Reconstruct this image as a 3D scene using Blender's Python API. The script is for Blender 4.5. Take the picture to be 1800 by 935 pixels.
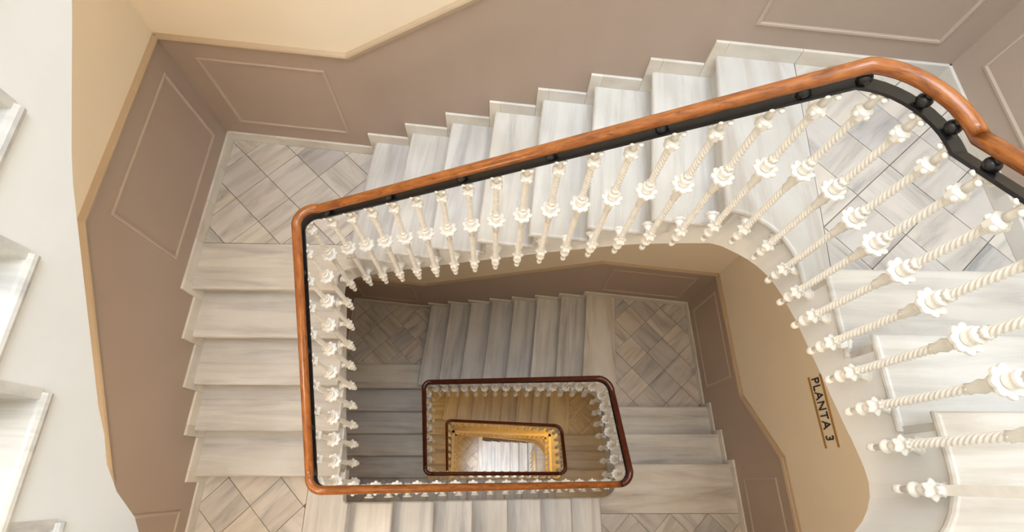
import bpy, bmesh, math, random
from mathutils import Vector, Matrix
from math import sin, cos, pi, radians, atan2, hypot

for o in list(bpy.data.objects):
    bpy.data.objects.remove(o)
SC = bpy.context.scene
COL = SC.collection
U = 0.165                      # one riser in metres; the plan below is written in risers
random.seed(7)

# ------------------------------------------------------------------ camera
PITCH, ROLL, YAW, ZC = 0.39532330, -0.09423881, 0.08713217, 25.740673
fw = Vector((0, sin(PITCH), -cos(PITCH))); r0 = Vector((1, 0, 0)); u0 = Vector((0, cos(PITCH), sin(PITCH)))
c_, s_ = cos(ROLL), sin(ROLL)
right = r0 * c_ - u0 * s_
up = r0 * s_ + u0 * c_
Rz = Matrix.Rotation(-YAW, 3, 'Z')
right, up, fw = Rz @ right, Rz @ up, Rz @ fw
cam = bpy.data.cameras.new('camera')
cam.lens = 18.0; cam.sensor_width = 36.0; cam.sensor_fit = 'HORIZONTAL'; cam.clip_start = 0.02
camo = bpy.data.objects.new('camera', cam); COL.objects.link(camo)
M = Matrix((right, up, -fw)).transposed().to_4x4()
M.translation = Vector((0, 0, ZC * U))
camo.matrix_world = M
SC.camera = camo

# ------------------------------------------------------------------ world, lights, exposure
w = bpy.data.worlds.new('world'); SC.world = w; w.use_nodes = True
w.node_tree.nodes['Background'].inputs[0].default_value = (0.86, 0.93, 1.0, 1)
w.node_tree.nodes['Background'].inputs[1].default_value = 1.1
def light(name, kind, loc, power, color, size=0.1, rot=None, sy=None):
    l = bpy.data.lights.new(name, kind); l.energy = power; l.color = color
    if kind == 'AREA':
        l.size = size
        if sy: l.shape = 'RECTANGLE'; l.size_y = sy
    else:
        l.shadow_soft_size = size
    o = bpy.data.objects.new(name, l); COL.objects.link(o)
    o.location = Vector(loc) * U
    if rot: o.rotation_euler = rot
    return o
light('skylight', 'AREA', (2, 5, 50), 290, (0.76, 0.88, 1.0), 3.6, sy=2.6)
WARM = (1.0, 0.80, 0.56); YEL = (1.0, 0.60, 0.17)
# lamps inferred from the warm glow, with unseen fill lights added under landings
light('lamp_left_storey_4', 'POINT', (-9.6, 9.5, 20.0), 9, (1.0, 0.72, 0.42), 0.12)
light('fill_front_storey_4', 'POINT', (-8.5, -4.0, 12.9), 30, (1.0, 0.86, 0.68), 0.15)  # unseen fill added under the gallery to brighten the five-step flight
light('fill_front_right_storey_4', 'POINT', (8.0, -4.5, 12.4), 16, (1.0, 0.84, 0.64), 0.15)  # second half of the added gallery fill, no fixture there
light('fill_right_storey_3', 'POINT', (11.6, 6.5, 9.6), 8, (1.0, 0.72, 0.42), 0.12)  # added fill for the back-right landing and wall below
light('fill_left_storey_3', 'POINT', (-9.6, 11.5, 2.4), 3, (1.0, 0.86, 0.66), 0.12)  # weak added fill for the back-left landing below
light('fill_front_storey_3', 'POINT', (-9.8, -4.5, -1.9), 3, (1.0, 0.92, 0.82), 0.12)  # weak added fill for the front-left landing below
light('fill_front_right_storey_3', 'POINT', (11.2, -4.5, -11.2), 8, (1.0, 0.75, 0.42), 0.12)  # added warm fill below the front-right landing, source unseen
light('lamp_right_storey_2', 'POINT', (11.6, 7.5, -14.4), 10, YEL, 0.12)
light('lamp_left_storey_2', 'POINT', (-9.6, 11.0, -21.8), 10, YEL, 0.12)
light('lamp_front_storey_2', 'POINT', (-9.8, -4.5, -25.9), 12, YEL, 0.12)
light('lamp_front_right_storey_2', 'POINT', (11.2, -4.5, -35.5), 14, YEL, 0.12)
light('lamp_right_storey_1', 'POINT', (11.0, 6.0, -38.6), 22, YEL, 0.12)
light('lamp_ground', 'POINT', (-9.0, 3.0, -53.0), 22, YEL, 0.12)
light('lamp_ground_right', 'POINT', (11.0, 3.0, -56.0), 22, YEL, 0.12)
sp = light('door_daylight', 'SPOT', (2.2, -6.0, -56.0), 620, (0.82, 0.91, 1.0), 0.3)
sp.data.spot_size = radians(42); sp.data.spot_blend = 0.4
sp.rotation_euler = (radians(20), 0, 0)
vs = SC.view_settings
vs.view_transform = 'Standard'; vs.look = 'None'; vs.gamma = 1.0; vs.use_curve_mapping = False
vs.exposure = 0.13

# ------------------------------------------------------------------ materials
def mat(name, rough=0.5):
    m = bpy.data.materials.new(name); m.use_nodes = True
    nt = m.node_tree; b = nt.nodes['Principled BSDF']; b.inputs['Roughness'].default_value = rough
    return m, nt, b
def node(nt, t, **k):
    n = nt.nodes.new(t)
    for a, v in k.items(): setattr(n, a, v)
    return n
def ramp(nt, stops):
    r = node(nt, 'ShaderNodeValToRGB'); e = r.color_ramp.elements
    while len(e) < len(stops): e.new(0.5)
    for i, (p, c) in enumerate(stops): e[i].position = p; e[i].color = (*c, 1)
    return r
def mixc(nt, mode, fac, a=None, b=None):
    n = node(nt, 'ShaderNodeMix', data_type='RGBA', blend_type=mode)
    n.inputs[0].default_value = fac
    if a is not None: nt.links.new(a, n.inputs[6])
    if b is not None: nt.links.new(b, n.inputs[7])
    return n
def bump(nt, b, src, strength, dist=0.002):
    n = node(nt, 'ShaderNodeBump'); n.inputs['Strength'].default_value = strength; n.inputs['Distance'].default_value = dist
    nt.links.new(src, n.inputs['Height']); nt.links.new(n.outputs[0], b.inputs['Normal'])
def marble(name, light_c, mid_c, dark_c, sx, sy, tone):
    m, nt, b = mat(name, 0.28); L = nt.links.new
    tc = node(nt, 'ShaderNodeTexCoord'); oi = node(nt, 'ShaderNodeObjectInfo')
    ml = node(nt, 'ShaderNodeMath', operation='MULTIPLY'); ml.inputs[1].default_value = 37.0; L(oi.outputs['Random'], ml.inputs[0])
    ad = node(nt, 'ShaderNodeVectorMath', operation='ADD'); L(tc.outputs['Object'], ad.inputs[0]); L(ml.outputs[0], ad.inputs[1])
    mp = node(nt, 'ShaderNodeMapping'); mp.inputs['Scale'].default_value = (sx, sy, sy * 0.5)
    mp.inputs['Rotation'].default_value = (0, 0, 0.06); L(ad.outputs[0], mp.inputs[0])
    n1 = node(nt, 'ShaderNodeTexNoise'); n1.inputs['Scale'].default_value = 1.0; n1.inputs['Detail'].default_value = 7
    n1.inputs['Roughness'].default_value = 0.62; n1.inputs['Distortion'].default_value = 0.5; L(mp.outputs[0], n1.inputs['Vector'])
    r1 = ramp(nt, [(0.30, dark_c), (0.43, mid_c), (0.55, light_c), (0.8, tuple(min(1, x * 1.08) for x in light_c))]); L(n1.outputs[0], r1.inputs[0])
    n2 = node(nt, 'ShaderNodeTexNoise'); n2.inputs['Scale'].default_value = 3.2; n2.inputs['Detail'].default_value = 4; L(ad.outputs[0], n2.inputs['Vector'])
    r2 = ramp(nt, [(0.35, (0.86, 0.83, 0.78)), (0.62, (1, 1, 1))]); L(n2.outputs[0], r2.inputs[0])
    mx = mixc(nt, 'MULTIPLY', 0.55, r1.outputs[0], r2.outputs[0])
    r3 = ramp(nt, tone); L(oi.outputs['Random'], r3.inputs[0])
    mx2 = mixc(nt, 'MULTIPLY', 1.0, mx.outputs[2], r3.outputs[0])
    L(mx2.outputs[2], b.inputs['Base Color'])
    bump(nt, b, n2.outputs[0], 0.08)
    return m
TONE = [(0.0, (0.86, 0.86, 0.88)), (0.35, (1, 0.985, 0.96)), (0.7, (0.95, 0.94, 0.94)), (1.0, (1, 0.96, 0.9))]
M_TREAD = marble('streaked_marble', (0.68, 0.665, 0.64), (0.58, 0.565, 0.55), (0.42, 0.41, 0.41), 0.9, 11, TONE)
M_TILE = marble('tile_marble', (0.68, 0.64, 0.60), (0.57, 0.54, 0.51), (0.38, 0.37, 0.37), 1.8, 11,
                [(0.0, (0.72, 0.72, 0.74)), (0.3, (1, 0.98, 0.95)), (0.55, (0.84, 0.83, 0.83)), (0.8, (1, 0.97, 0.92)), (1.0, (0.9, 0.86, 0.8))])
M_BOARD = marble('cream_marble', (0.69, 0.665, 0.62), (0.60, 0.55, 0.49), (0.44, 0.40, 0.36), 0.8, 8, TONE)
M_BASE = marble('skirting_marble', (0.76, 0.735, 0.69), (0.68, 0.65, 0.60), (0.52, 0.49, 0.46), 1.5, 6, TONE)
def plain(name, col, rough=0.6, nscale=14, amt=0.06, bstr=0.1, bscale=60, metallic=0.0):
    m, nt, b = mat(name, rough); L = nt.links.new; b.inputs['Metallic'].default_value = metallic
    tc = node(nt, 'ShaderNodeTexCoord')
    n = node(nt, 'ShaderNodeTexNoise'); n.inputs['Scale'].default_value = nscale; n.inputs['Detail'].default_value = 4
    L(tc.outputs['Object'], n.inputs['Vector'])
    r = ramp(nt, [(0.3, tuple(x * (1 - amt) for x in col)), (0.7, tuple(min(1, x * (1 + amt)) for x in col))]); L(n.outputs[0], r.inputs[0])
    L(r.outputs[0], b.inputs['Base Color'])
    n2 = node(nt, 'ShaderNodeTexNoise'); n2.inputs['Scale'].default_value = bscale; n2.inputs['Detail'].default_value = 3
    L(tc.outputs['Object'], n2.inputs['Vector']); bump(nt, b, n2.outputs[0], bstr)
    return m
M_CREAM = plain('cream_wall_paint', (0.80, 0.71, 0.58), 0.7, 2.0, 0.02, 0.12, 90)
M_TAUPE = plain('taupe_wall_paint', (0.40, 0.315, 0.262), 0.5, 2.0, 0.03, 0.12, 90)
M_MOULD = plain('taupe_moulding_paint', (0.45, 0.36, 0.30), 0.4, 3, 0.03, 0.05, 60)
M_CHAIR = plain('tan_moulding_paint', (0.47, 0.36, 0.25), 0.4, 3, 0.03, 0.05, 60)
M_PLASTER = plain('white_string_plaster', (0.80, 0.80, 0.80), 0.55, 3, 0.025, 0.35, 25)
M_IRONW = plain('white_painted_iron', (0.88, 0.85, 0.80), 0.38, 20, 0.05, 0.15, 70)
M_BLACK = plain('black_painted_iron', (0.012, 0.012, 0.014), 0.3, 30, 0.2, 0.2, 80)
M_GROUT = plain('grout', (0.20, 0.15, 0.09), 0.9, 30, 0.2, 0.1)
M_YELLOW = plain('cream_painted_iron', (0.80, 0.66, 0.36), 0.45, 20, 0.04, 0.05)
M_SIGNBAR = plain('ochre_paint', (0.36, 0.20, 0.05), 0.5, 20, 0.04, 0.05)
M_SIGNTXT = plain('black_letter_paint', (0.015, 0.012, 0.01), 0.5, 20, 0.04, 0.02)
def wood(name, c1, c2, c3):
    m, nt, b = mat(name, 0.3); L = nt.links.new
    tc = node(nt, 'ShaderNodeTexCoord'); mp = node(nt, 'ShaderNodeMapping'); mp.inputs['Scale'].default_value = (1.6, 3.0, 1)
    L(tc.outputs['UV'], mp.inputs[0])
    n = node(nt, 'ShaderNodeTexNoise'); n.inputs['Scale'].default_value = 2.4; n.inputs['Detail'].default_value = 8; n.inputs['Roughness'].default_value = 0.65
    n.inputs['Distortion'].default_value = 0.8; L(mp.outputs[0], n.inputs['Vector'])
    r = ramp(nt, [(0.28, c1), (0.5, c2), (0.72, c3)]); L(n.outputs[0], r.inputs[0])
    n2 = node(nt, 'ShaderNodeTexNoise'); n2.inputs['Scale'].default_value = 30; n2.inputs['Detail'].default_value = 3
    mp2 = node(nt, 'ShaderNodeMapping'); mp2.inputs['Scale'].default_value = (0.25, 4, 1); L(tc.outputs['UV'], mp2.inputs[0]); L(mp2.outputs[0], n2.inputs['Vector'])
    r2 = ramp(nt, [(0.38, (0.55, 0.5, 0.45)), (0.5, (1, 1, 1))]); L(n2.outputs[0], r2.inputs[0])
    mx = mixc(nt, 'MULTIPLY', 0.6, r.outputs[0], r2.outputs[0])
    L(mx.outputs[2], b.inputs['Base Color'])
    b.inputs['Coat Weight'].default_value = 0.15; b.inputs['Coat Roughness'].default_value = 0.15
    return m
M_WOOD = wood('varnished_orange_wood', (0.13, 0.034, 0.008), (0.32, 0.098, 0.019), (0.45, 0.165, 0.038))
M_WOOD_SHADE = wood('varnished_wood_shade_toned', (0.045, 0.006, 0.003), (0.085, 0.012, 0.005), (0.14, 0.024, 0.009))  # handrail wood with the dimness of the lower storeys put into its colour

# ------------------------------------------------------------------ helpers
def link(o, parent=None):
    COL.objects.link(o)
    if parent is not None: o.parent = parent
    return o
def tag(o, label=None, cat=None, group=None, kind=None):
    if label: o['label'] = label
    if cat: o['category'] = cat
    if group: o['group'] = group
    if kind: o['kind'] = kind
    return o
def empty(name, label=None, cat=None, group=None, kind=None, loc=(0, 0, 0)):
    o = bpy.data.objects.new(name, None); o.empty_display_size = 0.1; COL.objects.link(o); o.location = Vector(loc) * U
    tag(o, label, cat, group, kind); o['base'] = 1; del o['base']
    return o
def finish(name, bm, m, parent=None, smooth=False, origin=None, ang=0.0):
    """bm in riser units, world frame -> mesh object in metres with its own origin and heading"""
    if origin is None:
        vs_ = [v.co for v in bm.verts]
        origin = sum(vs_, Vector()) / len(vs_)
    origin = Vector(origin)
    R = Matrix.Rotation(-ang, 4, 'Z')
    bmesh.ops.transform(bm, matrix=Matrix.Scale(U, 4) @ R @ Matrix.Translation(-origin), verts=bm.verts)
    bmesh.ops.recalc_face_normals(bm, faces=bm.faces)
    me = bpy.data.meshes.new(name); bm.to_mesh(me); bm.free()
    if smooth:
        for p in me.polygons: p.use_smooth = True
    me.materials.append(m)
    o = bpy.data.objects.new(name, me); COL.objects.link(o)
    pl = Vector((0, 0, 0))
    if parent is not None:
        o.parent = parent; pl = parent.location
    o.location = origin * U - pl
    o.rotation_euler = (0, 0, ang)
    return o
def prism(bm, poly, z0, z1):
    """poly list of (x,y); z0/z1 number or list per vertex"""
    n = len(poly)
    za = z0 if isinstance(z0, (list, tuple)) else [z0] * n
    zb = z1 if isinstance(z1, (list, tuple)) else [z1] * n
    a = [bm.verts.new((p[0], p[1], za[i])) for i, p in enumerate(poly)]
    b = [bm.verts.new((p[0], p[1], zb[i])) for i, p in enumerate(poly)]
    fs = [bm.faces.new(b), bm.faces.new(a[::-1])]
    for i in range(n):
        j = (i + 1) % n
        fs.append(bm.faces.new((a[i], a[j], b[j], b[i])))
    return a, b, fs
def area(poly):
    return 0.5 * sum(poly[i][0] * poly[(i + 1) % len(poly)][1] - poly[(i + 1) % len(poly)][0] * poly[i][1] for i in range(len(poly)))
def slab(name, poly, ztop, th, m, parent, ang=0.0, nose=(), r=0.095):
    """marble slab; nose = indices i of edges (i,i+1) that carry a rounded nosing"""
    poly = [Vector((p[0], p[1])) for p in poly]
    keep = [i for i in range(len(poly)) if (poly[i] - poly[(i + 1) % len(poly)]).length > 1e-4]
    flag = [i in nose for i in keep]; poly = [poly[i] for i in keep]
    if area(poly) < 0:
        n = len(poly); poly = poly[::-1]; flag = [flag[(n - 2 - i) % n] for i in range(n)]
    n = len(poly)
    def off(d):
        out = []
        for i in range(n):
            e1 = (poly[i] - poly[i - 1]).normalized(); e2 = (poly[(i + 1) % n] - poly[i]).normalized()
            n1 = Vector((-e1.y, e1.x)); n2 = Vector((-e2.y, e2.x))
            d1 = d if flag[i - 1] else 0.0; d2 = d if flag[i] else 0.0
            det = n1.x * n2.y - n1.y * n2.x
            if abs(det) < 0.05:
                q = poly[i] + (n1 + n2).normalized() * (d1 + d2) / 2
            else:
                q = poly[i] + Vector(((d1 * n2.y - d2 * n1.y) / det, (n1.x * d2 - n2.x * d1) / det))
            out.append(q)
        return out
    bm = bmesh.new(); rings = []
    for k in range(7):
        t = k / 6 * pi; z = ztop - th / 2 + th / 2 * cos(t)
        rings.append([bm.verts.new((q.x, q.y, z)) for q in off(r * (1 - sin(t)))])
    for A, B in zip(rings, rings[1:]):
        for i in range(n):
            j = (i + 1) % n; bm.faces.new((A[i], B[i], B[j], A[j]))
    f1 = bm.faces.new(rings[0]); f2 = bm.faces.new(rings[-1][::-1])
    bm.normal_update(); bmesh.ops.triangulate(bm, faces=[f1, f2], ngon_method='EAR_CLIP')
    return finish(name, bm, m, parent, ang=ang)
def boxpts(bm, p, q, z0, z1, t, side):
    """vertical board from plan point p to q, thickness t toward `side` (unit vec)"""
    p2 = (p[0] + side[0] * t, p[1] + side[1] * t); q2 = (q[0] + side[0] * t, q[1] + side[1] * t)
    prism(bm, [p, q, q2, p2], z0, z1)
def arc(P0, C, P1, n=7):
    """quadratic-like quarter ellipse from P0 to P1 with corner C"""
    out = []
    for i in range(n + 1):
        t = i / n * pi / 2
        a, b = 1 - sin(t), 1 - cos(t)
        # ellipse: P = C + (P0-C)*(1-sin) + (P1-C)*(1-cos)
        out.append((C[0] + (P0[0] - C[0]) * a + (P1[0] - C[0]) * b, C[1] + (P0[1] - C[1]) * a + (P1[1] - C[1]) * b))
    return out
def lerp_table(tab, x):
    tab = sorted(tab)
    if x <= tab[0][0]: return tab[0][1]
    for (a, va), (b, vb) in zip(tab, tab[1:]):
        if x <= b: return va + (vb - va) * (x - a) / (b - a)
    return tab[-1][1]
def clip(poly, half):
    """Sutherland-Hodgman with convex CCW polygon `half`"""
    out = poly
    n = len(half)
    for i in range(n):
        ax, ay = half[i]; bx, by = half[(i + 1) % n]
        def side(p): return (bx - ax) * (p[1] - ay) - (by - ay) * (p[0] - ax)
        inp, out = out, []
        for k in range(len(inp)):
            p, q = inp[k], inp[(k + 1) % len(inp)]
            sp_, sq = side(p), side(q)
            if sp_ >= 0: out.append(p)
            if (sp_ >= 0) != (sq >= 0):
                t = sp_ / (sp_ - sq); out.append((p[0] + (q[0] - p[0]) * t, p[1] + (q[1] - p[1]) * t))
        if len(out) < 3: return []
    return out
def inset(poly, d):
    if area(poly) < 0: poly = poly[::-1]
    n = len(poly); out = []
    for i in range(n):
        p0, p1, p2 = Vector(poly[i - 1]), Vector(poly[i]), Vector(poly[(i + 1) % n])
        e1 = (p1 - p0); e2 = (p2 - p1)
        if e1.length < 1e-6 or e2.length < 1e-6: continue
        e1.normalize(); e2.normalize()
        n1 = Vector((-e1.y, e1.x)); n2 = Vector((-e2.y, e2.x))
        k = 1 + n1.dot(n2)
        if k < 0.2: k = 0.2
        q = p1 + (n1 + n2) * (d / k); out.append((q.x, q.y))
    return out
TS = 1.665
def tiles(landing, quad, z, org, ang):
    if area(quad) < 0: quad = quad[::-1]
    ca, sa = cos(ang), sin(ang)
    bm = bmesh.new(); prism(bm, quad, z - 0.2, z - 0.035); finish('grout_bed', bm, M_GROUT, landing)
    for i in range(-14, 15):
        for j in range(-14, 15):
            cs = [(i, j), (i + 1, j), (i + 1, j + 1), (i, j + 1)]
            sq = [(org[0] + TS * (a * ca - b * sa), org[1] + TS * (a * sa + b * ca)) for a, b in cs]
            c = clip(sq, quad)
            if not c or abs(area(c)) < 0.03: continue
            c = inset(c, 0.014)
            if len(c) < 3 or area(c) < 0.02: continue
            bm = bmesh.new(); dz = random.uniform(-0.006, 0.006)
            prism(bm, c, z - 0.14, z + dz)
            finish('tile', bm, M_TILE, landing, ang=ang + random.choice((0, pi / 2, 0, pi / 2, pi)))

# ------------------------------------------------------------------ plan: wall lines (face of the skirting)
TL, TR = (-12.523, 14.959), (14.484, 12.210)
SLT = (TR[1] - TL[1]) / (TR[0] - TL[0])
def left_x(y): return TL[0] + (y - TL[1]) * (-13.069 - TL[0]) / (-2 - TL[1])
def right_x(y): return TR[0] + (y - TR[1]) * (14.903 - TR[0]) / (-2 - TR[1])
def top_y(x): return TL[1] + (x - TL[0]) * SLT
YB = -7.6                                    # front wall
ZLO, ZHI = -84.0, 47.0
WT = 0.12                                    # skirting stands this far off the wall
tdir = Vector((1, SLT)).normalized(); tn = Vector((-tdir.y, tdir.x))     # into the back wall
ldir = Vector((left_x(1) - left_x(0), 1)).normalized(); ln = Vector((-ldir.y, ldir.x))   # (-x) into the left wall
rdir = Vector((right_x(1) - right_x(0), 1)).normalized(); rn = Vector((rdir.y, -rdir.x))

def wall(name, p, q, n, label):
    p = Vector(p); q = Vector(q); d = (q - p).normalized()
    p = p - d * 2.0 + n * WT; q = q + d * 2.0 + n * WT
    bm = bmesh.new(); prism(bm, [p, q, q + n * 1.5, p + n * 1.5], ZLO, ZHI)
    o = finish(name, bm, M_CREAM, None); o['kind'] = 'structure'; o['label'] = label
    return o
wall_left = wall('wall_left', (left_x(YB), YB), TL, ln, 'cream plastered wall with taupe wainscot beside the five-step flights')
wall_back = wall('wall_back', TL, TR, tn, 'cream plastered wall with taupe wainscot rising along the long flights')
wall_right = wall('wall_right', (right_x(YB), YB), TR, rn, 'cream plastered wall with taupe wainscot beside the three-step flights')
wall_front = wall('wall_front', (left_x(YB) - 1, YB), (right_x(YB) + 1, YB), Vector((0, -1)), 'plain cream plastered wall behind the viewer')

# wainscot: s = distance parameter along wall (x for back, y for sides) -> plan point on the wall surface
def wl(s, d): p = Vector((left_x(s), s)) + ln * (WT - d); return p
def wb(s, d): p = Vector((s, top_y(s))) + tn * (WT - d); return p
def wr(s, d): p = Vector((right_x(s), s)) + rn * (WT - d); return p
def wainscot(parent, fn, poly):
    bm = bmesh.new()
    a = [bm.verts.new((*fn(s, -0.1), z)) for s, z in poly]; b = [bm.verts.new((*fn(s, 0.035), z)) for s, z in poly]
    bm.faces.new(a); bm.faces.new(b[::-1])
    for i in range(len(poly)):
        j = (i + 1) % len(poly); bm.faces.new((a[i], a[j], b[j], b[i]))
    bm.normal_update(); bmesh.ops.triangulate(bm, faces=[f for f in bm.faces if len(f.verts) > 4], ngon_method='EAR_CLIP')
    return finish('wainscot', bm, M_TAUPE, parent)
def moulding(name, parent, fn, pts, prof, m, closed=False):
    """pts (s,z) in wall plane; prof list of (across, proud)"""
    n = len(pts); bm = bmesh.new(); rings = []
    for i in range(n):
        p = Vector(pts[i])
        dirs = []
        if i > 0 or closed: dirs.append((p - Vector(pts[i - 1])).normalized())
        if i < n - 1 or closed: dirs.append((Vector(pts[(i + 1) % n]) - p).normalized())
        d = sum(dirs, Vector((0, 0))).normalized()
        nn = Vector((-d.y, d.x)); k = 1.0 / max(0.3, nn.dot(Vector((-dirs[0].y, dirs[0].x))))
        ring = []
        for a, pr in prof:
            q = p + nn * (a * k)
            ring.append(bm.verts.new((*fn(q.x, pr), q.y)))
        rings.append(ring)
    m_ = len(prof)
    for i in range(n if closed else n - 1):
        A, B = rings[i], rings[(i + 1) % n]
        for j in range(m_):
            k = (j + 1) % m_
            bm.faces.new((A[j], A[k], B[k], B[j]))
    if not closed:
        bm.faces.new(rings[0]); bm.faces.new(rings[-1][::-1])
    return finish(name, bm, m, parent)
CH = [(-0.15, 0), (-0.15, 0.07), (-0.08, 0.09), (-0.05, 0.15), (0.06, 0.2), (0.12, 0.17), (0.13, 0.1), (0.15, 0.0)]
PM = [(-0.075, 0.0), (-0.075, 0.06), (-0.03, 0.095), (0.03, 0.085), (0.05, 0.055), (0.075, 0.05), (0.075, 0.0)]
def panel(parent, fn, s0, s1, z0, z1):
    moulding('panel_moulding', parent, fn, [(s0, z0), (s1, z0), (s1, z1), (s0, z1)], PM, M_MOULD, True)
for o in (0, -24, -48):
    wainscot(wall_left, wl, [(YB, o - .4), (0.3, o - .4), (7.4, o + 4.5), (15.2, o + 4.5), (15.2, o + 11.1), (7.36, o + 11.1), (-.12, o + 6.15), (YB, o + 6.15)])
    moulding('chair_rail', wall_left, wl, [(YB, o + 6.15), (-.12, o + 6.15), (7.36, o + 11.1), (14.96, o + 11.1)], CH, M_CHAIR)
    panel(wall_left, wl, 8.2, 14.15, o + 6.4, o + 10.1); panel(wall_left, wl, -6.6, -1.3, o + 1.4, o + 5.05)
    wainscot(wall_back, wb, [(-13, o + 4.5), (-5.4, o + 4.5), (7.3, o + 12.5), (15, o + 12.5), (15, o + 19.2), (7.05, o + 19.2), (-5.52, o + 11.1), (-13, o + 11.1)])
    moulding('chair_rail', wall_back, wb, [(-12.52, o + 11.1), (-5.52, o + 11.1), (7.05, o + 19.2), (14.5, o + 19.2)], CH, M_CHAIR if o else M_CHAIR)
    panel(wall_back, wb, -11.55, -6.72, o + 6.45, o + 10.17); panel(wall_back, wb, 8.0, 13.55, o + 14.35, o + 18.15)
    wainscot(wall_right, wr, [(12.4, o + 12.5), (4.7, o + 12.5), (0.8, o + 15.5), (YB, o + 15.5), (YB, o + 22.3), (0.98, o + 22.3), (4.54, o + 19.2), (12.4, o + 19.2)])
    moulding('chair_rail', wall_right, wr, [(12.21, o + 19.2), (4.54, o + 19.2), (0.98, o + 22.3), (YB, o + 22.3)], CH, M_CHAIR)
    panel(wall_right, wr, 11.4, 5.87, o + 14.4, o + 18.2); panel(wall_right, wr, 0.0, -6.4, o + 17.4, o + 21.1)

# ------------------------------------------------------------------ skirting boards (marble pieces in the stepped line)
base_l = empty('baseboard_left', 'stepped marble skirting along the wall of the five-step flights', kind='structure')
base_b = empty('baseboard_back', 'stepped marble skirting along the wall of the long flights', kind='structure')
base_r = empty('baseboard_right', 'stepped marble skirting along the wall of the three-step flights', kind='structure')
BH = 0.56
def skirt(parent, fn, s0, s1, z0, z1):
    bm = bmesh.new()
    p, q, q2, p2 = fn(s0, WT + 0.005), fn(s1, WT + 0.005), fn(s1, 0.0), fn(s0, 0.0)
    a, b, fs = prism(bm, [p, q, q2, p2], z0, z1)
    d = (Vector(q) - Vector(p)); ang = atan2(d.y, d.x)
    e = [bm.edges.get((b[0], b[1]))]
    bmesh.ops.bevel(bm, geom=[x for x in e if x], offset=0.03, segments=2, profile=0.5, affect='EDGES')
    finish('skirting_piece', bm, M_BASE, parent, ang=ang)
def skirt_run(parent, fn, s0, s1, z, n):
    for i in range(n):
        skirt(parent, fn, s0 + (s1 - s0) * i / n + .006, s0 + (s1 - s0) * (i + 1) / n - .006, z - 0.05, z + BH)
def skirt_steps(parent, fn, nos, z0, sgn):
    """nos: nosing parameter of each riser, ascending; z0 = level below first; sgn direction of ascent in s"""
    for k, s in enumerate(nos):
        ri = s + sgn * 0.2
        skirt(parent, fn, ri - sgn * 0.42, ri, z0 + k - 0.05, z0 + k + 1 + BH)           # upright piece in front of the riser
        if k < len(nos) - 1:
            skirt(parent, fn, ri + sgn * 0.006, nos[k + 1] + sgn * (0.2 - 0.43), z0 + k + 0.95, z0 + k + 1 + BH)

# ------------------------------------------------------------------ stair geometry
def perp_well(xw, fw_):   # nosing line of a back flight: from wall point to the well edge
    p = Vector((xw, top_y(xw)))
    for _ in range(30):
        y = fw_(p.x); p = Vector((xw - 0.106 * (top_y(xw) - y), y))
    return p
INS = 0.08                # string face sits this far behind the nosing edge
def flight(label, nos, asc, zfirst, inn, zb, bodyless=False, tread_mat=None, group='marble stair flights'):
    """nos: list of (wall_pt, well_pt) of each nosing, ascending. asc: unit ascent dir. inn: unit dir from wall to well.
    zb(pt) soffit height. The last nosing belongs to the landing slab above."""
    asc = Vector(asc); inn = Vector(inn)
    c = Vector(nos[0][1])
    th = empty('stair_flight', label, 'stairs', group, loc=(c.x, c.y, zfirst - 1))
    ang = atan2(inn.y, inn.x)
    bm = bmesh.new()
    for k in range(len(nos)):
        a, b = Vector(nos[k][0]), Vector(nos[k][1]); z = zfirst + k
        # riser
        rb = bmesh.new(); boxpts(rb, a + asc * 0.2, b + asc * 0.2 - inn * (INS - .015), z - 1.02, z - 0.2, 0.15, asc)
        finish('riser', rb, tread_mat or M_TREAD, th, ang=ang)
        if k == len(nos) - 1: break
        a2, b2 = Vector(nos[k + 1][0]) + asc * 0.3, Vector(nos[k + 1][1]) + asc * 0.3
        slab('tread', [a, b, b2, a2], z, 0.21, tread_mat or M_TREAD, th, ang=ang, nose=(0, 1))
        A, B = a + asc * 0.2 - inn * 0.1, b + asc * 0.2 - inn * INS
        A2, B2 = Vector(nos[k + 1][0]) + asc * 0.2 - inn * 0.1, Vector(nos[k + 1][1]) + asc * 0.2 - inn * INS
        f_ = asc * 0.06
        for q in range(4):
            t0, t1 = q / 4, (q + 1) / 4
            Q = [A.lerp(A2, t0), B.lerp(B2, t0), B.lerp(B2, t1), A.lerp(A2, t1)]
            prism(bm, [x + f_ for x in Q], [zb(Q[1]), zb(Q[1]), zb(Q[2]), zb(Q[2])], z - 0.2)
    if len(nos) > 1: finish('string_and_soffit', bm, M_PLASTER, th)
    return th
def landing(label, poly, zb, z, board, nose, tile_quad, org, ang, bang=0.0, bmat=None):
    c = board[0]
    th = empty('stair_landing', label, 'landing', 'tiled stair landings', loc=(c[0], c[1], z))
    bm = bmesh.new()
    if area(poly) < 0: poly = poly[::-1]
    a, b, fs = prism(bm, poly, [zb(p) for p in poly], z - 0.2)
    bm.normal_update(); bmesh.ops.triangulate(bm, faces=fs[:2], ngon_method='EAR_CLIP')
    finish('string_and_soffit', bm, M_PLASTER, th)
    slab('edge_slab', board, z, 0.21, bmat or M_BOARD, th, ang=bang, nose=nose)
    if tile_quad: tiles(th, tile_quad, z, org, ang)
    return th
Y_, X_ = Vector((0, 1)), Vector((1, 0))
def V2(x, y): return Vector((x, y))

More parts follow.
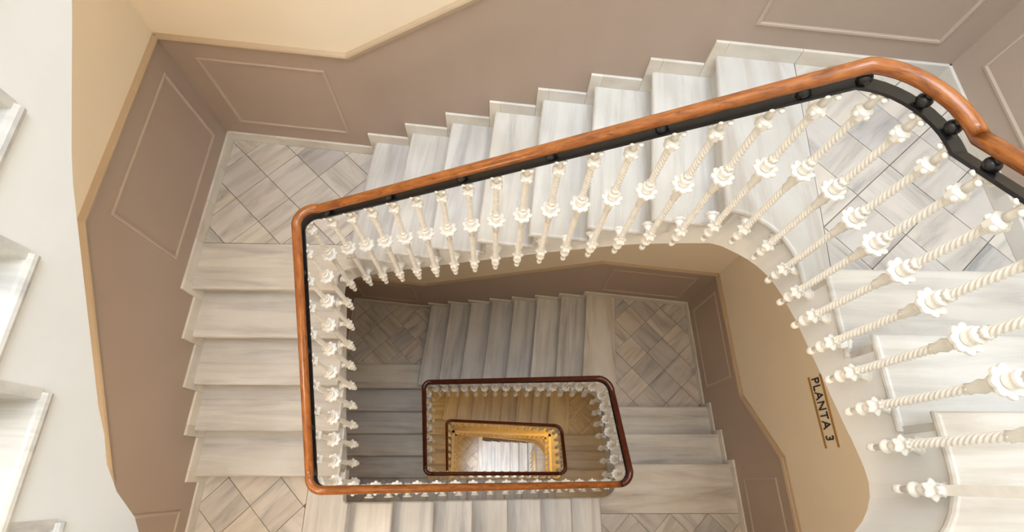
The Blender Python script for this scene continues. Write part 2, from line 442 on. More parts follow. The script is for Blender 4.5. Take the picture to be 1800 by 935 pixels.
def zb_left(o):
    tab = [(-2, o - .9), (0.1, o - .57), (3.43, o + 1.2), (7.0, o + 2.75), (8.3, o + 3.4), (14, o + 3.4)]
    return lambda p: lerp_table(tab, p[1])
def zb_top(o):
    tab = [(-13, o + 3.4), (-6.6, o + 3.45), (-5.76, o + 3.91), (-4.17, o + 5.0), (-.52, o + 7.15), (1.88, o + 8.55), (4.48, o + 9.93), (6.24, o + 10.5), (7.3, o + 10.77), (15, o + 10.8)]
    return lambda p: lerp_table(tab, p[0])
def zb_right(o):
    tab = [(13, o + 10.8), (6.8, o + 10.8), (5.89, o + 11.24), (4.46, o + 12.05), (3.18, o + 12.5), (1.18, o + 13.19), (.5, o + 13.44), (-.3, o + 13.6), (-9, o + 13.6)]
    return lambda p: lerp_table(tab, p[1])
def zb_bot(o):     # flight from o-8 (at +x) up to o (at -x)
    tab = [(15, o - 10.4), (6.7, o - 10.4), (4.5, o - 9.0), (-4.5, o - 2.9), (-6.6, o - 0.9), (-13, o - 0.9)]
    return lambda p: lerp_table(tab, p[0])

TURNS = [
  dict(o=0, xl=-6.735, ly=[0.084 + 1.832 * k for k in range(5)], top=lambda x: 7.835 - .1061 * x, tx=[-5.571 + 1.831 * k for k in range(8)],
       xr=8.40, ry=[4.95, 2.98, 1.20], jt=9.51, rj=[(9.8, 12.69), (9.44, 7.74), (9.2, 4.75)], tl=((-10.616, 12.966), radians(46)), tr=((10.647, 7.703), radians(40))),
  dict(o=-24, xl=-5.70, ly=[0.07 + 1.765 * k for k in range(5)], top=lambda x: 6.62 - .102 * x, tx=[-5.62 + 1.81 * k for k in range(8)],
       xr=7.57, ry=[4.578, 2.72, 0.861], jt=9.19, rj=[(9.16, 12.75), (8.75, 6.0), (8.6, 4.38)], tl=((-10.488, 12.686), radians(44)), tr=((11.383, 10.882), radians(42))),
  dict(o=-48, xl=-5.80, ly=[0.0 + 1.77 * k for k in range(5)], top=lambda x: 6.17 - .116 * x, tx=[-5.62 + 1.81 * k for k in range(8)],
       xr=7.45, ry=[4.578, 2.72, 0.861], jt=9.19, rj=[(9.1, 12.75), (8.72, 6.0), (8.6, 4.38)], tl=((-10.5, 12.7), radians(44)), tr=((11.2, 10.5), radians(43))),
]
L_LEFT = ['five-step cream marble flight below the orange handrail, beside the taupe wall', 'grey marble five-step flight lying one storey under the orange handrail', 'yellow-lit five-step flight beside the innermost dark red handrail']
L_TOP = ['long white marble flight rising along the panelled wall behind the orange handrail', 'long grey marble flight passing behind the larger dark red handrail loop', 'long yellow-lit marble flight behind the innermost dark red handrail']
L_RIGHT = ['bright white three-step marble flight with a bare plastered string and rope balusters', 'grey three-step marble flight outside the larger dark red handrail loop', 'warm-lit three-step flight below the larger dark red handrail loop']
L_TL = ['diagonally tiled corner landing between the orange handrail and taupe panels', 'dim diagonally tiled corner landing seen under the rope balusters', 'small yellow-lit corner landing inside the larger dark red rail']
L_TR = ['pale tiled landing under the bent end of the orange handrail', 'tiled landing with grey streaks outside the rounded corner of the dark red handrail', 'yellow-lit tiled landing inside the larger dark red handrail loop']

for ti, T in enumerate(TURNS):
    o = T['o']; xl, xr, ft = T['xl'], T['xr'], T['top']
    # left flight
    nl = [(V2(left_x(y), y), V2(xl, y)) for y in T['ly']]
    flight(L_LEFT[ti], nl, Y_, o + 1, X_, zb_left(o))
    skirt_steps(base_l, wl, T['ly'], o, 1)
    skirt_run(base_l, wl, T['ly'][-1] + .2, TL[1] + .08, o + 5, 4)
    # back-left landing
    nt_ = [(V2(x, top_y(x)), perp_well(x, ft)) for x in T['tx']]
    w0 = nt_[0][1] + tdir * .3; wa = nt_[0][0] + tdir * .3
    yl = T['ly'][-1]
    corner = (xl, ft(xl))
    if ti == 0:
        ar = arc((xl, corner[1] - .62), corner, (w0.x, ft(w0.x)), 6)
    else:
        ar = [(xl, yl + .3), (w0.x, yl + .35)]
    t = (T['jt'] - w0.y) / (wa.y - w0.y); jx = w0.x + (wa.x - w0.x) * t
    board = [(left_x(yl), yl), (xl, yl)] + ar + [(jx, T['jt']), (left_x(T['jt']), T['jt'])]
    zl, zt, zr_, zbt = zb_left(o), zb_top(o), zb_right(o), zb_bot(o)
    ins = lambda p: p
    def shrink(pl, cx, cy):   # pull the string face behind the nosing
        return pl
    body = [(left_x(yl) - .1, yl + .26), (xl - INS, yl + .26)]
    body += [(x - INS, y + INS) for x, y in ar] + [(wa.x, wa.y + .1), (TL[0] - .1, TL[1] + .1)]
    landing(L_TL[ti], body, lambda p: max(zl(p), zt(p)) if p[0] > -7.5 else zl(p), o + 5, board, tuple(range(0, len(ar) + 1)),
            [(left_x(T['jt']), T['jt'] + .012), (jx, T['jt'] + .012), (wa.x, wa.y), (TL[0], TL[1])], *T['tl'], bmat=M_TREAD)
    skirt_run(base_b, wb, TL[0] - .08, T['tx'][0] + .2 - .42, o + 5, 3)
    # back flight
    flight(L_TOP[ti], nt_, tdir, o + 6, -tn, zt)
    skirt_steps(base_b, wb, T['tx'], o + 5, 1)
    skirt_run(base_b, wb, T['tx'][-1] + .2, TR[0] + .08, o + 13, 3)
    # back-right landing
    nw, nwl = nt_[-1][1], nt_[-1][0]
    y1 = T['ry'][0] - .3
    cR = (xr, ft(xr)); R = 1.55 if ti == 0 else 0.85
    a0 = nw + tdir * .12 if ti == 0 else nw + tdir * max(.1, (xr - R - nw.x))
    ar = arc((a0.x, ft(a0.x)), cR, (xr, cR[1] - R * 1.05), 9)
    rj = T['rj']
    board = [tuple(nwl), tuple(nw)] + ar + [(xr, y1), (rj[2][0], y1), rj[1], (rj[0][0], top_y(rj[0][0]))]
    body = [(nwl.x + .26, nwl.y + .1), (nw.x + .26 * tdir.x, nw.y + .26 * tdir.y + INS)] + [(x + INS, y + INS) for x, y in ar] + [(xr + INS, y1 + .1), (right_x(y1) + .1, y1 + .1), (TR[0] + .1, TR[1] + .1)]
    landing(L_TR[ti], body, lambda p: zr_(p) if p[0] > xr - .6 else min(zt(p), o + 10.8), o + 13, board, tuple(range(0, len(ar) + 2)),
            [(rj[2][0] + .012, y1), (right_x(y1), y1), TR, (rj[0][0] + .012, top_y(rj[0][0]))], *T['tr'], bang=pi / 2)
    skirt_run(base_r, wr, TR[1] + .08, T['ry'][0] - .2 + .42, o + 13, 3)
    # right flight
    nr = [(V2(right_x(y), y), V2(xr, y)) for y in T['ry']]
    flight(L_RIGHT[ti], nr, -Y_, o + 14, -X_, zr_)
    skirt_steps(base_r, wr, T['ry'], o + 13, -1)
    skirt_run(base_r, wr, T['ry'][-1] - .2, YB + .1, o + 16, 4)

# bottom flights (z o-8 .. o), their lower (right) landing and upper (left) landing
BOT = [dict(o=0, yb=-1.007, nx=[6.38 - 1.837 * k for k in range(8)], xr=7.57, ry=.861, xl=-6.735, ly=.084, jx=-8.35),
       dict(o=-24, yb=0.02, nx=[6.45 - 1.745 * k for k in range(8)], xr=7.45, ry=.861, xl=-5.70, ly=.07, jx=-7.9)]
L_BOT = ['white marble flight partly hidden under the straight run of the orange handrail', 'daylit narrow strip of marble steps under the straight dark red handrail']
L_BR = ['landing with a big veined cream slab and diagonal tiles below the dark red rail corner', 'landing beyond the inner dark red rail, warm lit']
L_BL = ['tiled landing at the foot of the five cream steps under the orange rail corner', 'dark tiled landing at the foot of the grey five-step flight']
for bi, T in enumerate(BOT):
    o = T['o']; yb = T['yb']; zbt, zr_, zl = zb_bot(o), zb_right(o - 24), zb_left(o)
    nb = [(V2(x, YB), V2(x, yb)) for x in T['nx']]
    flight(L_BOT[bi], nb, -X_, o - 7, Y_, zbt)
    # lower landing (right)
    xr, ry = T['xr'], T['ry']; x1 = T['nx'][0] - .3
    ar = arc((xr, yb + min(.85, ry - yb - .35)), (xr, yb), (min(xr - .75, T['nx'][0] + .3), yb), 7)
    jy = -1.92
    board = [(right_x(ry), ry), (xr, ry)] + ar + [(x1, yb), (x1, jy), (right_x(jy), jy)]
    body = [(right_x(ry) + .1, ry - .26), (xr + INS, ry - .26)] + [(x + INS, y - INS) for x, y in ar] + [(x1, yb - INS), (x1, YB), (right_x(YB), YB)]
    landing(L_BR[bi], body, lambda p: min(o - 10.35, zr_(p)), o - 8, board, tuple(range(0, len(ar) + 2)),
            [(x1, YB), (right_x(YB), YB), (right_x(jy), jy - .012), (x1, jy - .012)], (8.328, -1.905), radians(45))
    # upper landing (left)
    xl, ly, jx = T['xl'], T['ly'] + .3, T['jx']; xn = T['nx'][-1]
    ar = [(xn - .05, yb), (xl + .03, yb + .1), (xl, yb + .3)] if xn > xl else [(xl, yb + .1), (xl, yb + .3)]
    board = [(xn, YB), (xn, yb)] + ar + [(xl, ly), (jx, ly), (jx, YB)]
    body = [(xn - .26, YB), (xn - .26, yb - INS)] + [(x - INS, y - INS) for x, y in ar] + [(xl - INS, ly), (left_x(ly) - .1, ly), (left_x(YB), YB)]
    landing(L_BL[bi], body, lambda p: o - 0.9, o, board, tuple(range(0, len(ar) + 2)),
            [(left_x(YB), YB), (jx - .012, YB), (jx - .012, ly), (left_x(ly), ly)], (-10.817, -1.13), radians(45), bang=pi / 2, bmat=M_TREAD)
    skirt_run(base_l, wl, YB + .1, T['ly'] + .2 - .42, o, 3)

# top storey: level gallery at z=16 under the photographer and the flight that climbs on along the left wall
xr, yg, xg = 8.40, -1.22, -6.42
ar1 = arc((xr, yg + 1.5), (xr, yg), (xr - 1.4, yg), 8)
body = [(right_x(1.2) + .1, .94), (xr + INS, .94)] + [(x + INS, y - INS) for x, y in ar1] + [(xg, yg - INS), (xg, -2.35), (left_x(-2.35), -2.35), (left_x(YB), YB), (right_x(YB), YB)]
board = [(right_x(1.2), 1.2), (xr, 1.2)] + ar1 + [(xg - .1, yg), (xg - .1, -3.2), (right_x(-3.2), -3.2)]
zrA = zb_right(0)
landing('broad white marble floor at the head of the three-step flight', body, lambda p: zrA(p) if p[0] > 0 else 14.2, 16, board, tuple(range(0, len(ar1) + 2)),
        [(left_x(YB), YB), (right_x(YB), YB), (right_x(-3.2), -3.21), (left_x(-3.2), -3.21)], (8.3, -3.3), radians(45))
def zb_up(p): return lerp_table([(-2.6, 14.2), (-1.1, 14.75), (-.62, 15.2), (-.38, 15.5), (-.3, 15.75), (0, 16.15), (.5, 16.4), (1.05, 16.82), (2.8, 17.9), (4.3, 18.82), (6.7, 19.85), (9.5, 21.4), (16, 21.5)], p[1])
ny = [-2.66 + 1.755 * k for k in range(8)]
fl = flight('bright white marble flight with a wide bare plaster string and no balusters', [(V2(left_x(y), y), V2(xg + .0, y)) for y in ny], Y_, 17, X_, zb_up)
bm = bmesh.new(); yl = ny[-1]
prism(bm, [(left_x(yl), yl), (xg, yl), (xg, 14.6), (TL[0], TL[1])], 21.3, 24.0)
o_ = finish('landing_slab', bm, M_PLASTER, fl)

# ------------------------------------------------------------------ railings
def round_path(corners, step=0.12):
    """corners: (x,y,z,r). returns dense list of Vector; z linear between corner tangent points, flat in the corner"""
    pts = []; n = len(corners)
    segs = []
    for i, (x, y, z, r) in enumerate(corners):
        P = Vector((x, y))
        if 0 < i < n - 1 and r > 0:
            a = (Vector(corners[i - 1][:2]) - P).normalized(); b = (Vector(corners[i + 1][:2]) - P).normalized()
            p0, p1 = P + a * r, P + b * r
            k = 10
            for j in range(k + 1):
                t = j / k * pi / 2
                q = P + (p0 - P) * (1 - sin(t)) + (p1 - P) * (1 - cos(t))
                segs.append(Vector((q.x, q.y, z)))
        else:
            segs.append(Vector((x, y, z)))
    out = [segs[0]]
    for a, b in zip(segs, segs[1:]):
        m = max(1, int((b - a).length / 0.3))
        for j in range(1, m + 1): out.append(a.lerp(b, j / m))
    # drop duplicates
    res = [out[0]]
    for p in out[1:]:
        if (p - res[-1]).length > 1e-4: res.append(p)
    return res
def sweep(name, path, prof, m, parent, smooth=True, dz=0.0):
    bm = bmesh.new(); uvl = bm.loops.layers.uv.new('UVMap'); rings = []; dist = [0]
    for i, p in enumerate(path):
        if i: dist.append(dist[-1] + (p - path[i - 1]).length)
        t = (path[min(i + 1, len(path) - 1)] - path[max(i - 1, 0)]).normalized()
        side = Vector((t.y, -t.x, 0)).normalized(); upv = side.cross(t).normalized()
        if upv.z < 0: upv = -upv
        rings.append([bm.verts.new(p + side * a + upv * b + Vector((0, 0, dz))) for a, b in prof])
    k = len(prof)
    for i in range(len(rings) - 1):
        for j in range(k):
            l = (j + 1) % k
            f = bm.faces.new((rings[i][j], rings[i][l], rings[i + 1][l], rings[i + 1][j]))
            uv = [(dist[i] * U * 3, j / k), (dist[i] * U * 3, (j + 1) / k), (dist[i + 1] * U * 3, (j + 1) / k), (dist[i + 1] * U * 3, j / k)]
            for lp, c in zip(f.loops, uv): lp[uvl].uv = c
    bm.faces.new(rings[0]); bm.faces.new(rings[-1][::-1])
    return finish(name, bm, m, parent, smooth=smooth)
WP = [(0.152 * cos(2 * pi * j / 14), 0.14 * sin(2 * pi * j / 14)) for j in range(14)]
BP = [(-0.14, -0.035), (0.14, -0.035), (0.14, 0.035), (-0.14, 0.035)]

# baluster pieces in local metres: z=0 under the iron bar, bracket toward +Y (string side)
def lathe(bm, prof, n=14, lobes=0, amp=0.0, cx=0, cy=0):
    rings = []
    for r, z in prof:
        rings.append([bm.verts.new((cx + r * (1 + amp * cos(lobes * 2 * pi * j / n)) * cos(2 * pi * j / n), cy + r * (1 + amp * cos(lobes * 2 * pi * j / n)) * sin(2 * pi * j / n), z)) for j in range(n)])
    for A, B in zip(rings, rings[1:]):
        for j in range(n):
            k = (j + 1) % n; bm.faces.new((A[j], A[k], B[k], B[j]))
    bm.faces.new(rings[0]); bm.faces.new(rings[-1][::-1])
def ball(bm, c, r, seg=10, ring=6, sc=(1, 1, 1)):
    m = Matrix.Translation(c) @ Matrix.Diagonal((*sc, 1))
    bmesh.ops.create_uvsphere(bm, u_segments=seg, v_segments=ring, radius=r, matrix=m)
def rope(bm, z0, z1, r, n=24):
    ridge = 0.125; starts = 4; rings = []; N = int((z0 - z1) / 0.021)
    for i in range(N + 1):
        z = z0 + (z1 - z0) * i / N; ring = []
        for j in range(n):
            th = 2 * pi * j / n
            ph = starts * th + 2 * pi * z / ridge
            rr = r * (0.74 + 0.32 * abs(cos(ph / 2)))
            ring.append(bm.verts.new((rr * cos(th), rr * sin(th), z)))
        rings.append(ring)
    for A, B in zip(rings, rings[1:]):
        for j in range(n):
            k = (j + 1) % n; bm.faces.new((A[j], A[k], B[k], B[j]))
    bm.faces.new(rings[0]); bm.faces.new(rings[-1][::-1])
def me_of(name, bm, m, smooth=True):
    bmesh.ops.scale(bm, vec=(U, U, U), verts=bm.verts)
    bmesh.ops.recalc_face_normals(bm, faces=bm.faces)
    me = bpy.data.meshes.new(name); bm.to_mesh(me); bm.free()
    if smooth:
        for p in me.polygons: p.use_smooth = True
    me.materials.append(m); return me
bm = bmesh.new()
rope(bm, -0.8, -2.28, 0.088)
rope(bm, -3.35, -5.5, 0.088)
lathe(bm, [(0.075, -2.2), (0.13, -2.27), (0.10, -2.33), (0.09, -2.4)], 14, 7, 0.10)              # leaf collar
lathe(bm, [(0.09, -3.1), (0.17, -2.86), (0.10, -3.02), (0.125, -3.12), (0.085, -3.3), (0.10, -3.42), (0.07, -3.46)][1:], 14, 7, 0.08)
ME_SHAFT = me_of('baluster', bm, M_IRONW)
bm = bmesh.new(); prism(bm, [(-.09, -.03), (.09, -.03), (.09, .03), (-.09, .03)], -5.5, 0.0); ME_FLAT = me_of('baluster', bm, M_IRONW, False)
bm = bmesh.new()                                                     # capital with four little balls
lathe(bm, [(0.10, 0.0), (0.12, -0.05), (0.085, -0.12), (0.078, -0.3), (0.085, -0.42)], 14)
for k in range(4):
    a = k * pi / 2 + pi / 4; ball(bm, (0.145 * cos(a), 0.145 * sin(a), -0.1), 0.07, 8, 6)
ME_CAP = me_of('capital', bm, M_IRONW)
bm = bmesh.new()                                                     # faceted cube knob with a boss on each face
bmesh.ops.create_cube(bm, size=0.30, matrix=Matrix.Translation((0, 0, -0.6)) @ Matrix.Rotation(pi / 4, 4, 'Z'))
bmesh.ops.bevel(bm, geom=list(bm.edges), offset=0.06, segments=1, affect='EDGES')
for k in range(4):
    a = k * pi / 2 + pi / 4; ball(bm, (0.135 * cos(a), 0.135 * sin(a), -0.6), 0.072, 8, 6)
lathe(bm, [(0.08, -0.7), (0.11, -0.77), (0.085, -0.86)], 12)
ME_KNOB = me_of('cube_knob', bm, M_IRONW, False)
bm = bmesh.new()                                                     # eight-petalled star
n = 32; prev = None; rings = []
def petal(j, amp): return 1 - amp + 2 * amp * abs(cos(8 * pi * j / n))
n = 48
for rr, z, amp in ((0.02, -2.70, 0), (0.13, -2.70, 0), (0.20, -2.735, .08), (0.262, -2.69, .12), (0.262, -2.75, .12), (0.15, -2.83, .05), (0.03, -2.86, 0)):
    rings.append([bm.verts.new((rr * petal(j, amp) * cos(2 * pi * j / n), rr * petal(j, amp) * sin(2 * pi * j / n), z + (0.025 * abs(cos(8 * pi * j / n)) if rr > .18 else 0))) for j in range(n)])
for A, B in zip(rings, rings[1:]):
    for j in range(n):
        k = (j + 1) % n; bm.faces.new((A[j], A[k], B[k], B[j]))
bm.faces.new(rings[0]); bm.faces.new(rings[-1][::-1])
lathe(bm, [(0.07, -2.36), (0.15, -2.42), (0.155, -2.47), (0.10, -2.52), (0.14, -2.6), (0.135, -2.66), (0.08, -2.72)], 16)
ME_STAR = me_of('star_rosette', bm, M_IRONW, False)
bm = bmesh.new()                                                     # foot: leaf knob, collar, ball, and arm to the string
lathe(bm, [(0.07, -5.38), (0.11, -5.46), (0.075, -5.53), (0.10, -5.58), (0.175, -5.66), (0.185, -5.70), (0.10, -5.80), (0.075, -5.86)], 24, 6, 0.17)
lathe(bm, [(0.075, -5.8), (0.12, -5.9), (0.09, -6.0), (0.07, -6.04)], 16)
lathe(bm, [(0.06, -6.0), (0.14, -6.09), (0.15, -6.13), (0.13, -6.18), (0.065, -6.25), (0.06, -6.45)], 16)
ball(bm, (0, 0, -6.56), 0.098, 12, 8, (1, 1, 1.45))
ME_FOOT = me_of('foot_finial', bm, M_IRONW)
def bracket_mesh(l):
    bm = bmesh.new()
    rings = []
    for t in [i / 8 for i in range(9)]:
        y = 0.02 + (l - 0.02) * t; r = 0.085 + 0.09 * max(0, t - .55) / .45; z = -5.85 + 0.05 * sin(pi * t)
        rings.append([bm.verts.new((r * cos(2 * pi * j / 12), y, z + r * sin(2 * pi * j / 12))) for j in range(12)])
    for A, B in zip(rings, rings[1:]):
        for j in range(12):
            k = (j + 1) % 12; bm.faces.new((A[j], A[k], B[k], B[j]))
    bm.faces.new(rings[0]); bm.faces.new(rings[-1][::-1])
    rs = []
    for r, y in ((0.19, l + .04), (0.21, l - .01), (0.15, l - .04), (0.1, l - .05)):
        rs.append([bm.verts.new((r * (1 + .09 * cos(8 * 2 * pi * j / 24)) * cos(2 * pi * j / 24), y, -5.8 + r * (1 + .09 * cos(8 * 2 * pi * j / 24)) * sin(2 * pi * j / 24))) for j in range(24)])
    for A, B in zip(rs, rs[1:]):
        for j in range(24):
            k = (j + 1) % 24; bm.faces.new((A[j], A[k], B[k], B[j]))
    bm.faces.new(rs[0]); bm.faces.new(rs[-1][::-1])
    return me_of('bracket', bm, M_IRONW)
ME_BRKT = bracket_mesh(0.42)
bm = bmesh.new(); ball(bm, (0, 0, 0), 0.125, 14, 10, (1.15, 1.15, 1.0))
for s in (-1, 1): lathe(bm, [(0.07, s * 0.09), (0.085, s * 0.15)], 12)
ME_BALL = me_of('ball_spacer', bm, M_BLACK)

def place(me, name, parent, loc, rz=0.0):
    o = bpy.data.objects.new(name, me); COL.objects.link(o); o.parent = parent
    o.location = loc; o.rotation_euler = (0, 0, rz); return o
def railing(label, corners, m_wood, spacing=0.80, balls=2.3, first=0.3, cut_end=0.0, outer=-1, ball_first=1.2, extra=(), plain_first=False):
    path = round_path(corners)
    c = corners[0]
    th = empty('stair_railing', label, 'railing', 'iron stair railings with rope balusters', loc=c[:3])
    base = Vector(c[:3]) * U
    sweep('handrail', path, WP, m_wood, th)
    sweep('iron_bar', path, BP, M_BLACK, th, smooth=False, dz=-0.44)
    # walk
    d = 0.0; nextb = first; nball = ball_first
    tot = sum((hypot(b.x - a.x, b.y - a.y)) for a, b in zip(path, path[1:]))
    for a, b in zip(path, path[1:]):
        l = hypot(b.x - a.x, b.y - a.y)
        if l < 1e-6: continue
        while nextb <= d + l and nextb < tot - cut_end:
            t = (nextb - d) / l; p = a.lerp(b, t); dr = (b - a)
            # outward normal (string side)
            nx, ny_ = (dr.y, -dr.x) if outer < 0 else (-dr.y, dr.x)
            rz = atan2(ny_, nx) - pi / 2
            plain_ = plain_first and nextb == first
            bo = place(ME_FLAT if plain_ else ME_SHAFT, 'baluster', th, Vector((p.x, p.y, p.z - 0.475)) * U - base, rz)
            for me, nm in ((ME_CAP, 'capital'), (ME_KNOB, 'cube_knob'), (ME_STAR, 'star_rosette'), (ME_FOOT, 'foot_finial'), (ME_BRKT, 'bracket')):
                if plain_ and me in (ME_STAR, ME_KNOB, ME_CAP): continue
                place(me, nm, bo, (0, 0, 0))
            nextb += spacing
        while nball <= d + l:
            t = (nball - d) / l; p = a.lerp(b, t)
            place(ME_BALL, 'ball_spacer', th, Vector((p.x, p.y, p.z - 0.285)) * U - base)
            nball += balls
        d += l
    for q in extra:
        p = min(path, key=lambda v: hypot(v.x - q[0], v.y - q[1]))
        place(ME_BALL, 'ball_spacer', th, Vector((p.x, p.y, p.z - 0.285)) * U - base)
    return th
# from the top of the three-step flight round the well and down
A_C = [(8.08, -0.55, 22.15, 0), (8.08, 5.25, 18.95, 0), (8.06, 6.63, 18.95, 1.36), (6.62, 6.78, 18.95, 0), (-6.36, 8.16, 10.9, .62), (-6.40, 3.5, 8.2, 0), (-6.45, -0.38, 5.95, .5), (6.4, -0.26, -1.95, 0)]
railing('orange wooden handrail on black iron bar with white rope balusters round the wide well', A_C, M_WOOD, first=0.36, plain_first=True, ball_first=999, extra=[(8.1, .6), (8.1, 2.8), (8.1, 4.75), (8.05, 5.6), (7.75, 6.5), (6.75, 6.76), (5.92, 6.86), (3.62, 7.1), (1.29, 7.35), (-.93, 7.58), (-3.26, 7.83), (-5.55, 8.07), (-6.37, 6.3), (-6.4, 4.0), (-6.42, 1.7)] + [(-5.6 + 2.3 * k, -.3) for k in range(6)])
B_C = [(6.4, -0.26, -1.95, 0), (7.06, -0.25, -2.2, .6), (7.12, 5.52, -5.1, .75), (-5.18, 6.78, -13.3, .5), (-5.36, 0.36, -18.3, .5), (6.2, .45, -25.9, 0)]
railing('larger wooden handrail loop, shade painted in dark red, with white rope balusters, below the orange one', B_C, M_WOOD_SHADE, first=0.1)
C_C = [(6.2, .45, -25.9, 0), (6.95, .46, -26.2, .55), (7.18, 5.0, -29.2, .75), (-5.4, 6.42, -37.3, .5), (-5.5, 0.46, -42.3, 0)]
railing('small innermost handrail loop, shade painted in dark red, with yellow-lit balusters', C_C, M_WOOD_SHADE, first=0.1)

# ------------------------------------------------------------------ sign on the right wall
sx = right_x(2.8) + WT - 0.02
sign = empty('floor_sign', 'black PLANTA 3 lettering between two ochre bars on the cream wall', 'sign', loc=(sx, 2.8, 2.45))
for z in (2.0, 2.92):
    bm = bmesh.new(); prism(bm, [(right_x(4.4) + WT - .03, 4.4), (right_x(4.4) + WT + .02, 4.4), (right_x(1.25) + WT + .02, 1.25), (right_x(1.25) + WT - .03, 1.25)], z - .06, z + .06)
    finish('bar', bm, M_SIGNBAR, sign)
fc = bpy.data.curves.new('lettering', 'FONT'); fc.body = 'PLANTA 3'; fc.size = 1.0; fc.extrude = 0.008; fc.space_character = 1.12
fo = bpy.data.objects.new('lettering_curve', fc); COL.objects.link(fo)
bpy.context.view_layer.update()
me = bpy.data.meshes.new_from_object(fo.evaluated_get(bpy.context.evaluated_depsgraph_get()))
bpy.data.objects.remove(fo)
xs = [v.co.x for v in me.vertices]; ys = [v.co.y for v in me.vertices]
wd, ht = max(xs) - min(xs), max(ys) - min(ys)
kx, ky = 2.72 / wd, 0.56 / ht
for v in me.vertices:
    lx, lz = (v.co.x - min(xs)) * kx, (v.co.y - min(ys)) * ky
    d = v.co.z * 2
    y = 4.28 - lx
    v.co = Vector((right_x(y) + WT - .02 - d - sx, y - 2.8, 2.18 + lz - 2.45)) * U
me.materials.append(M_SIGNTXT)
lo = bpy.data.objects.new('lettering', me); COL.objects.link(lo); lo.parent = sign

# ------------------------------------------------------------------ first-floor gallery with its cream railing, and the entrance stair far below
gx0, gx1, gy0, gy1 = -5.35, 7.6, 0.2, 6.2
gal = empty('gallery_floor', 'yellow-lit gallery floor round the bottom of the well', 'floor slab', loc=(gx1, gy0, -48))
for poly in ([(left_x(YB), YB), (right_x(YB), YB), (right_x(0), gy0), (left_x(0), gy0)], [(gx1, gy0), (right_x(0), gy0), (TR[0], TR[1]), (gx1, top_y(gx1))],
             [(left_x(8), gy0), (gx0, gy0), (gx0, top_y(gx0)), TL]):
    bm = bmesh.new(); prism(bm, poly, -50.5, -48.0); finish('slab', bm, M_TREAD, gal)
ar = arc((gx0, 6.55), (gx0, 6.6), (gx0 + .05, 6.6), 2)
bm = bmesh.new(); poly = [(gx0, top_y(gx0)), (gx0, 6.35)] + [(5.0, 5.3)] + arc((5.0, 5.3), (gx1, 5.1), (gx1, 3.2), 8) + [(gx1, top_y(gx1))]
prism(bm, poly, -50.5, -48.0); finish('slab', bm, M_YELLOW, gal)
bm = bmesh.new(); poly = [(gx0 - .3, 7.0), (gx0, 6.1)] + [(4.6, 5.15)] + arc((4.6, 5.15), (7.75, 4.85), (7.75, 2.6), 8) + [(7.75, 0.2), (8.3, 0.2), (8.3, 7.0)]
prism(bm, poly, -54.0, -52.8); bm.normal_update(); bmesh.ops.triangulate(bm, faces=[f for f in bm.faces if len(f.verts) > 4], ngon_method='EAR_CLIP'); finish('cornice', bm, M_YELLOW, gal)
gr = empty('gallery_railing', 'cream painted metal railing with thin upright bars round the deepest gallery', 'railing', loc=(7.25, .6, -48))
cs = [(-4.9, .3), (-4.93, 5.5), (7.22, 5.08), (7.27, .3)]
for zt, hw in ((-42.1, .15), (-47.6, .11)):
    for p, q in zip(cs, cs[1:]):
        d = (Vector(q) - Vector(p)).normalized(); n_ = Vector((-d.y, d.x)) * hw; e = d * hw
        p_, q_ = Vector(p) - e, Vector(q) + e
        bm = bmesh.new(); prism(bm, [p_ - n_, q_ - n_, q_ + n_, p_ + n_], zt - .25, zt)
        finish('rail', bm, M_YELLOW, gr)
bar = bmesh.new(); prism(bar, [(-.05, -.05), (.05, -.05), (.05, .05), (-.05, .05)], -47.6, -42.3); ME_BAR = me_of('bar', bar, M_YELLOW, False)
for p, q in zip(cs, cs[1:]):
    L_ = (Vector(q) - Vector(p)).length; n = int(L_ / .62)
    for i in range(1, n):
        r_ = Vector(p).lerp(Vector(q), i / n)
        place(ME_BAR, 'bar', gr, Vector((r_.x - 7.25, r_.y - .6, 48)) * U)
GZ = -74
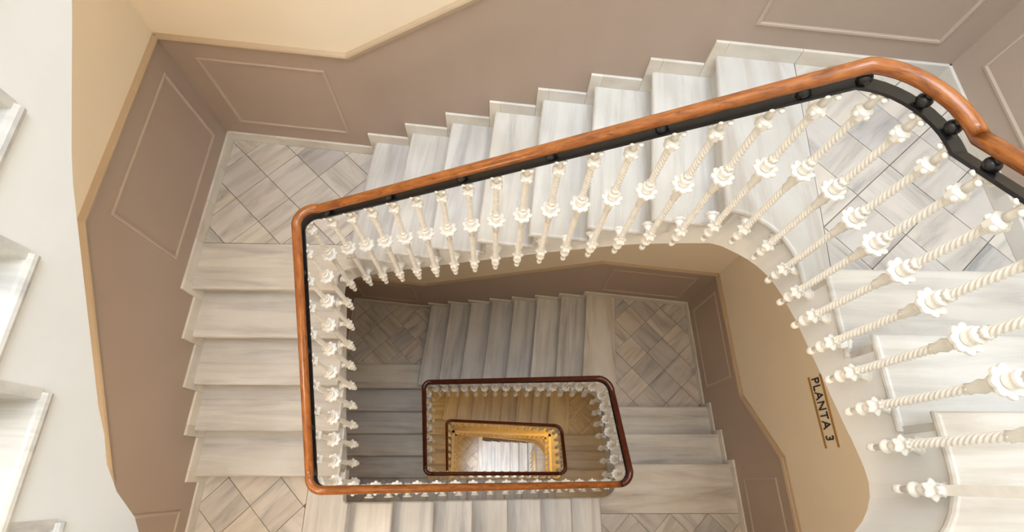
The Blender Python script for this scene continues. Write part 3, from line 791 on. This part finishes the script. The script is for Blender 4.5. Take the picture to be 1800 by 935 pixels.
nos = [(V2(-2.0 + 1.72 * k, 9.5), V2(-2.0 + 1.72 * k, -4)) for k in range(6)]
ef = empty('stair_flight', 'daylit marble steps on the ground floor at the bottom of the well', 'stairs', 'marble stair flights', loc=(-2, -4, GZ - 6))
for k in range(6):
    slab('tread', [(-2.0 + 1.72 * k, -6), (-2.0 + 1.72 * (k + 1) + .2, -6), (-2.0 + 1.72 * (k + 1) + .2, 6.3), (-2.0 + 1.72 * k, 6.6)], GZ - 1 - k, .25, M_TREAD, ef, ang=pi / 2, nose=(1,))
    bm = bmesh.new(); prism(bm, [(-2 + 1.72 * k - .15, -6), (-2 + 1.72 * k, -6), (-2 + 1.72 * k, 6.6), (-2 + 1.72 * k - .15, 6.6)], GZ - 1 - k, GZ - k - .25); finish('riser', bm, M_TREAD, ef, ang=pi / 2)
lq = [(-12, -6.5), (-2.0, -6.5), (-2.0, 8.5), (-12, 8.5)]
bm_poly = lq
landing('pale tiled landing on the ground floor beside the daylit steps', lq, lambda p: GZ - 6.3, GZ, [(-2.6, -6.5), (-1.85, -6.5), (-1.85, 8.5), (-2.6, 8.5)], (1,), [(-12, -6.5), (-2.62, -6.5), (-2.62, 8.5), (-12, 8.5)], (-4.86, 5.0), radians(47), bang=pi / 2)
bm = bmesh.new(); prism(bm, [(-14, -9), (16, -9), (16, 16), (-14, 16)], ZLO, GZ - 6.4); fo = finish('floor', bm, M_TREAD); fo['kind'] = 'structure'; fo['label'] = 'marble ground floor at the bottom of the well'
hr = empty('lower_handrail', 'cream handrail on bars beside the ground-floor steps', 'railing', loc=(7.4, 0, -80))
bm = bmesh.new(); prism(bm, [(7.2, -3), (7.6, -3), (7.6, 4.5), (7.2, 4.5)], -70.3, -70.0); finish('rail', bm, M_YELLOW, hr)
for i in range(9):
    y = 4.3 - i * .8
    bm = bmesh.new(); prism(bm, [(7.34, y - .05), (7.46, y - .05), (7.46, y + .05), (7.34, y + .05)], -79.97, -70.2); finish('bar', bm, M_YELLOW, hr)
